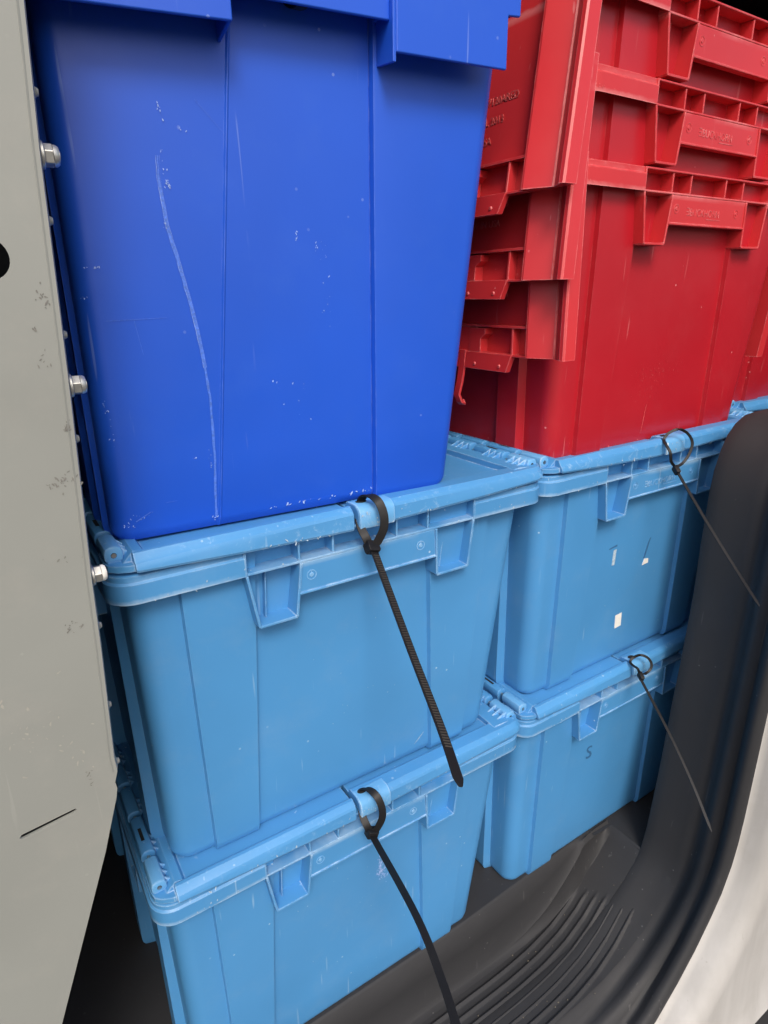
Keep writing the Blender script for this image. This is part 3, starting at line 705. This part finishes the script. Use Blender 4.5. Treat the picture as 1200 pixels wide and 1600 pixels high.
m = MB(); m.ribbon(bez([(.1660,.0230,.936),(.1655,.0160,.9300),(.1660,.0070,.9262),(.1690,.0010,.9290),(.1720,-.0020,.9420),(.1730,-.002,.965),(.172,.010,.990),(.170,.022,.975),(.1680,.0235,.950)], 8), (1, 0, 0), .0069, .0013)
m.build('loop', BK, t5, bevel=.0003, seg=1, off=base)
m = MB(); m.box(.1655, .1765, -.010, -.002, .955, .964); m.build('head', BK, t5, bevel=.0008, off=base)

# ------------------------------------------------------------------ grey steel partition
PT = thing('steel_partition', 'grey painted steel panel on the left with nuts along its edge', 'metal panel', (-.25, -.05, 0))
PO = (-.25, -.05, 0)
edge = [(.0215,1.35),(.0125,1.1),(.002,.883),(-.002,.823),(-.007,.713),(-.013,.602),(-.0145,.560),(-.0185,.480),(-.0180,.470),(-.0205,.462),(-.0200,.457),(-.0215,.450),(-.034,.411),(-.081,.285),(-.19,.0)]
hole = [(-.0333+.0104*math.cos(2*math.pi*i/28), .7755+.0100*math.sin(2*math.pi*i/28)) for i in range(28)]
slot = [(-.0775,.4482),(-.0755,.4472),(-.0465,.4512),(-.0445,.4527),(-.0455,.4540),(-.0760,.4502)]
cu = bpy.data.curves.new('sheet_outline', 'CURVE'); cu.dimensions = '2D'; cu.fill_mode = 'BOTH'; cu.extrude = .0009
for pts in (edge+[(-.60,0),(-.60,1.35)], hole, slot):
    sp = cu.splines.new('POLY'); sp.points.add(len(pts)-1); sp.use_cyclic_u = True
    for q, (x, z) in zip(sp.points, pts): q.co = (x-PO[0], z, 0, 1)
to = bpy.data.objects.new('tmp', cu); col.objects.link(to); dg = bpy.context.evaluated_depsgraph_get(); dg.update()
me = bpy.data.meshes.new_from_object(to.evaluated_get(dg)); bpy.data.objects.remove(to)
me.transform(Matrix.Rotation(math.pi/2, 4, 'X')); me.name = 'sheet'; me.materials.clear(); me.materials.append(GP)
o = bpy.data.objects.new('sheet', me); col.objects.link(o); o.parent = PT
# folded flange along the edge
m = MB()
rings = []
for x, z in edge[:9]:
    rings.append([(x-.0030, -.0512, z), (x-.0008, -.0506, z), (x+.0008, -.0485, z), (x+.0012, -.0455, z), (x+.0012, -.030, z), (x-.0004, -.030, z), (x-.0004, -.0455, z), (x-.0035, -.0490, z)])
m.loft(rings, True, True, True); m.build('edge_flange', GP, PT, off=PO, smooth=60)
def px_on_edge(z):
    for (x0, z0), (x1, z1) in zip(edge, edge[1:]):
        if z1 <= z <= z0: return lerp(x0, x1, (z0-z)/(z0-z1))
for z in (1.04, .9285, .823, .7125, .602):
    x = px_on_edge(z)+.0010; y = -.0405
    n_ = MB(); n_.cyl((x, y, z), (x+.0018, y, z), .0064, 20); n_.cyl((x+.0018, y, z), (x+.0060, y, z), .0054, 6)
    nut = n_.build('nut', ZN, PT, bevel=.0005, off=PO, smooth=20)
    r_ = MB(); r_.loft([[(x+dx, y+q*math.cos(2*math.pi*i/16), z+q*math.sin(2*math.pi*i/16)) for i in range(16)] for dx, q in ((.0059,.0050),(.0074,.0049),(.0085,.0041),(.0085,.0028))], True, False, False)
    r_.cyl((x+.005, y, z), (x+.0089, y, z), .0027, 12)
    r_.build('nut_collar', NY if z < .61 else ZN, nut, off=PO, smooth=50)
for z in (.979, .849, .7935, .739, .684, .570, .5145, .4715):
    x = px_on_edge(z); n_ = MB(); n_.cyl((x+.0005, -.043, z), (x+.0030, -.043, z), .0030, 10, .0016); n_.build('rivet', GP, PT, off=PO, smooth=60)
def pmark(cx, cz, n, rx, rz, mat, a_=.0004, b_=.0018):
    chips(PT, PO, -.05105, cx, cz, n, rx, rz, mat, a_, b_, 'smudge')
for cx, cz, n, rx, rz in [(-.0120,.757,18,.0016,.0030),(-.018,.742,5,.0006,.0015),(-.0165,.727,7,.0015,.003),(-.011,.6915,14,.0014,.0018),(-.021,.6625,26,.004,.003),(-.026,.577,14,.003,.002),(-.024,.618,6,.006,.002),(-.034,.475,10,.001,.006)]: pmark(cx, cz, n, rx, rz, SMG)
GL = flat('chalky_dust', (.35, .34, .30), .8, nz=.1, sc=300)
for cx, cz, n, rx, rz in [(-.060,.52,26,.010,.014),(-.040,.495,16,.007,.010)]: pmark(cx, cz, n, rx, rz, GL, .0004, .0022)

# ------------------------------------------------------------------ the van
V = thing('van', 'white van with open side door, black step and door trim around the totes', 'van', (.3, .6, -.5))
VO = (.3, .6, -.5)
I_ = [(1.10,.622),(.90,.621),(.80,.619),(.758,.617),(.728,.6165),(.708,.615),(.690,.607),(.677,.595),(.668,.578),(.661,.555),(.6585,.530),(.658,.463),(.660,.400),(.658,.348),(.655,.290),(.651,.235),(.647,.150),(.642,.080),(.637,.030),(.630,-.002),(.618,-.020),(.600,-.040),(.570,-.064),(.535,-.083),(.495,-.095),(.450,-.100),(.40,-.101),(.30,-.101),(.20,-.101),(.05,-.101),(-.15,-.101),(-.6,-.101)]
O_ = [(1.10,.690),(.90,.689),(.80,.687),(.758,.684),(.725,.680),(.700,.670),(.680,.655),(.664,.635),(.652,.610),(.644,.580),(.639,.545),(.634,.470),(.632,.400),(.6315,.350),(.631,.300),(.631,.246),(.631,.200),(.631,.150),(.629,.110),(.625,.080),(.614,.042),(.598,.010),(.575,-.028),(.548,-.063),(.512,-.101),(.475,-.124),(.42,-.142),(.32,-.153),(.20,-.156),(.05,-.157),(-.15,-.157),(-.6,-.157)]
def offs(C_, d):
    out = []
    for i, (x, z) in enumerate(C_):
        a_ = Vector(C_[max(i-1, 0)]); b_ = Vector(C_[min(i+1, len(C_)-1)]); t_ = (b_-a_).normalized(); n_ = Vector((-t_.y, t_.x))   # outward from the opening is to the right of travel
        out.append((x-n_.x*d*-1, z-n_.y*d*-1))
    return out
def station(y, f, d, dfun=None):
    out = []
    C_ = [(lerp(a_[0], b_[0], f), lerp(a_[1], b_[1], f)) for a_, b_ in zip(I_, O_)]
    for i, (x, z) in enumerate(C_):
        a_ = Vector(C_[max(i-1, 0)]); b_ = Vector(C_[min(i+1, len(C_)-1)]); t_ = (b_-a_).normalized(); n_ = Vector((t_.y, -t_.x))   # points into the opening (left / up)
        q = d if i > 3 else d*.5
        out.append((x+n_.x*q, y, z+n_.y*q))
    return out
# n_ check: travelling down the pillar t=(0,-1) -> n=(-1,0): into the opening
prof = [(-.030,0,.0),(-.034,0,.0018),(-.045,.0,.0022),(-.060,.0,.001),(-.080,.0,.0000),(-.0900,.05,-.0010),(-.094,.1,-.0040),(-.100,.25,-.0050),(-.106,.35,-.0010),(-.112,.45,.0030),(-.118,.55,.0030),(-.123,.65,-.0010),(-.127,.72,-.0040),(-.131,.8,-.0020),(-.136,.9,.0050),(-.141,.95,.0080),(-.146,1,.0070),(-.150,1,.0020),(-.1505,1,-.006)]
m = MB()
rings = [[(x+.02, -.0285, z-.03) if False else (x+ (0.0), -.0300, z) for x, _, z in station(-.03, 0, -.02)]]+[station(*p_) for p_ in prof]
m.loft(rings, closed=False)
# back face of the pillar
m.build('door_trim', TR, V, off=VO, smooth=60, fix=False)
m = MB(); pil = [p_ for p_ in I_ if p_[1] > -.003]
m.loft([[(x, -.0302, z) for x, z in pil], [(1.10, -.0302, lerp(.60, -.003, i/(len(pil)-1))) for i in range(len(pil))]], closed=False)
m.build('pillar_back', TR, V, off=VO, fix=False)
# step tread: from the crease to the trim, right end curling up
I_low = [p_ for p_ in I_ if p_[1] < 0]
def tread_z(x):
    L_ = sorted(I_low)
    for (x0, z0), (x1, z1) in zip(L_, L_[1:]):
        if x0 <= x <= x1: return lerp(z0, z1, (x-x0)/(x1-x0))
    return L_[-1][1] if x > L_[-1][0] else L_[0][1]
crease = [(.632,.026,-.006),(.600,.026,-.008),(.574,.0245,-.012),(.560,.0215,-.022),(.535,.0195,-.045),(.505,.0175,-.068),(.478,.0165,-.082),(.44,.0155,-.092),(.384,.0145,-.0975),(.256,.0145,-.099),(.1,.0145,-.099),(-.15,.0145,-.099),(-.6,.0145,-.099)]
crease = [tuple(q) for q in bez(crease, 6)]
m = MB(); xs = [-.6+.02*i for i in range(62)]; xs = [x for x in xs if x < .632]+[.632]
def crease_y(x):
    L_ = sorted(crease)
    for a_, b_ in zip(L_, L_[1:]):
        if a_[0] <= x <= b_[0]: f = (x-a_[0])/(b_[0]-a_[0]); return lerp(a_[1], b_[1], f), lerp(a_[2], b_[2], f)
    return L_[-1][1], L_[-1][2]
rings = []
# ribs run along the step and bow inwards at the right; raised grooves as real relief
ribs = [-.003, -.0165, -.030, -.043, -.056, -.069, -.082]
xe = [.553, .560, .566, .572, .577, .581, .585]
def rib_y(i, x):
    b_ = ribs[i]
    if x > .36: b_ += ((x-.36)/.22)**2*.021
    return b_
xs = [-.6+.04*i for i in range(20)]+[.2+.006*i for i in range(72)]; xs = [x for x in xs if x < .630]+[.6318]
cols = []
for x in xs:
    cy, cz = crease_y(x); tz = tread_z(x); c_ = []
    for k in range(150):
        y = lerp(cy, -.0300-.055, k/149)
        z = lerp(cz, tz, min(1, k/12)**.5) if k < 12 else tz
        h_ = 0
        for i in range(7):
            fade = max(0, min(1, (xe[i]-x)/.008))
            h_ += fade*.0030*math.exp(-((y-rib_y(i, x))/.0022)**2)
        z += h_; c_.append((x, y, z+.0004))
    cols.append(c_)
m.loft(cols, closed=False)
m.build('step_tread', TR, V, off=VO, smooth=60, fix=False)
# riser between cargo floor and crease, floor sheet
seam = [(x, .030 if x > .35 else .024) for x, y, z in crease]
m = MB()
top = [(x, lerp(.0255, .034, max(0, min(1, (x-.35)/.2))), -.0040) for x, y, z in crease]
mid = [(t_[0], t_[1]-.0035, -.0055) for t_ in top]
low = [(x, y+.0035, z+.006) for x, y, z in crease]; bot = [(x, y-.001, z) for x, y, z in crease]
q1 = [tuple(lerp(a_, b_, .5) for a_, b_ in zip(p_, q_)) for p_, q_ in zip(mid, low)]
m.loft([top, mid, q1, low, bot], closed=False)
m.build('step_riser', TR, V, off=VO, smooth=70, fix=False)
m = MB()
m.loft([top, [(x, 1.75, -.0040) for x, y, z in crease]], closed=False)
m.add([(.632, .034, -.004), (1.9, .034, -.004), (1.9, 1.75, -.004), (.632, 1.75, -.004)], [(0,1,2,3)])
m.add([(.6315, .034, -.004), (1.9, .034, -.004), (1.9, -.031, -.004), (.6285, -.031, -.004)], [(0,1,2,3)])
m.add([(.596, .036, -.0042), (.640, .036, -.0042), (.640, .022, -.0042), (.612, .022, -.004), (.596, .0235, -.004)], [(0,1,2,3,4)])
m.build('cargo_floor', TR, V, off=VO, fix=False)
# white bodywork outside the trim
m = MB()
def bodyring(y, d, C_=O_): return station(y, 1, d)
rings = [station(-.1500, 1, -.004), station(-.1515, 1, -.0065), station(-.158, 1, -.0085), station(-.170, 1, -.011), station(-.180, 1, -.016), station(-.186, 1, -.024), station(-.188, 1, -.036)]
far = []
for x, _, z in rings[-1]:
    far.append((x, -.190, z))
outr = []
for i, (x, z) in enumerate(O_):
    if i < 9: outr.append((lerp(1.9, .95, i/9)+.0, -.20, lerp(.95, .80, i/9)))
    elif i < 20: outr.append((1.9, -.205, lerp(.70, -.172, (i-9)/11)))
    else: outr.append((x+lerp(.9, .05, min(1, (i-20)/6)), -.203+.0, min(-.172, rings[-1][i][2]-.014)))
outr = [(a_, b_, max(c_, -.290)) for a_, b_, c_ in outr]
mid_ = [tuple(lerp(p_, q_, .5) for p_, q_ in zip(a_, b_)) for a_, b_ in zip(rings[-1], outr)]
m.loft(rings+[mid_, outr], closed=False)
m.build('painted_body', WP, V, off=VO, smooth=50, fix=False)
m = MB(); m.box(.45, 1.9, -.186, .3, -.42, -.186); m.box(-.7, .4495, -.180, .3, -.42, -.212)
m.build('sill_cladding', TR, V, bevel=.006, off=VO)
# shell
m = MB(); m.box(-.70, 1.9, 1.75, 1.78, -.05, 1.55); m.build('far_side_wall', VAN, V, off=VO)
m = MB(); m.box(-.70, 1.9, -.06, 1.78, 1.40, 1.43); m.build('roof', VAN, V, off=VO)
m = MB(); m.box(-.34, -.31, -.03, 1.75, -.05, 1.40); m.build('bulkhead', VAN, V, off=VO)
m = MB(); m.box(1.87, 1.90, -.03, 1.75, -.05, 1.40); m.build('end_wall', VAN, V, off=VO)
m = MB(); m.box(1.10, 1.87, -.06, -.033, -.0, 1.40); m.build('side_wall', VAN, V, off=VO)
for zz in (.25, .75, 1.2):
    m = MB(); m.box(-.31, 1.87, 1.71, 1.75, zz, zz+.06); m.build('wall_rib', VAN, V, bevel=.004, off=VO)
for cx, cy, n, rx, ry in [(.42,.02,20,.04,.004)]: pass
# crumbs and chips on the step
m = MB()
for _ in range(60):
    x = random.uniform(.22, .60); y = random.uniform(-.09, .008); r_ = random.uniform(.0004, .0013); z = tread_z(x)+.0012
    m.add([(x-r_, y, z), (x, y-r_, z), (x+r_, y, z), (x, y+r_, z), (x, y, z+r_)], [(0,1,4),(1,2,4),(2,3,4),(3,0,4)])
g = m.build('grit', flat('grit', (.13,.115,.09), .9), off=(0,0,0)); tag(g, 'pale grit scattered on the ribbed black step', 'grit', kind='stuff')

m = MB(); m.add([(-60,-60,-.55),(60,-60,-.55),(60,60,-.55),(-60,60,-.55)], [(0,1,2,3)])
g = m.build('ground', ASPH, fix=False); g['kind'] = 'structure'
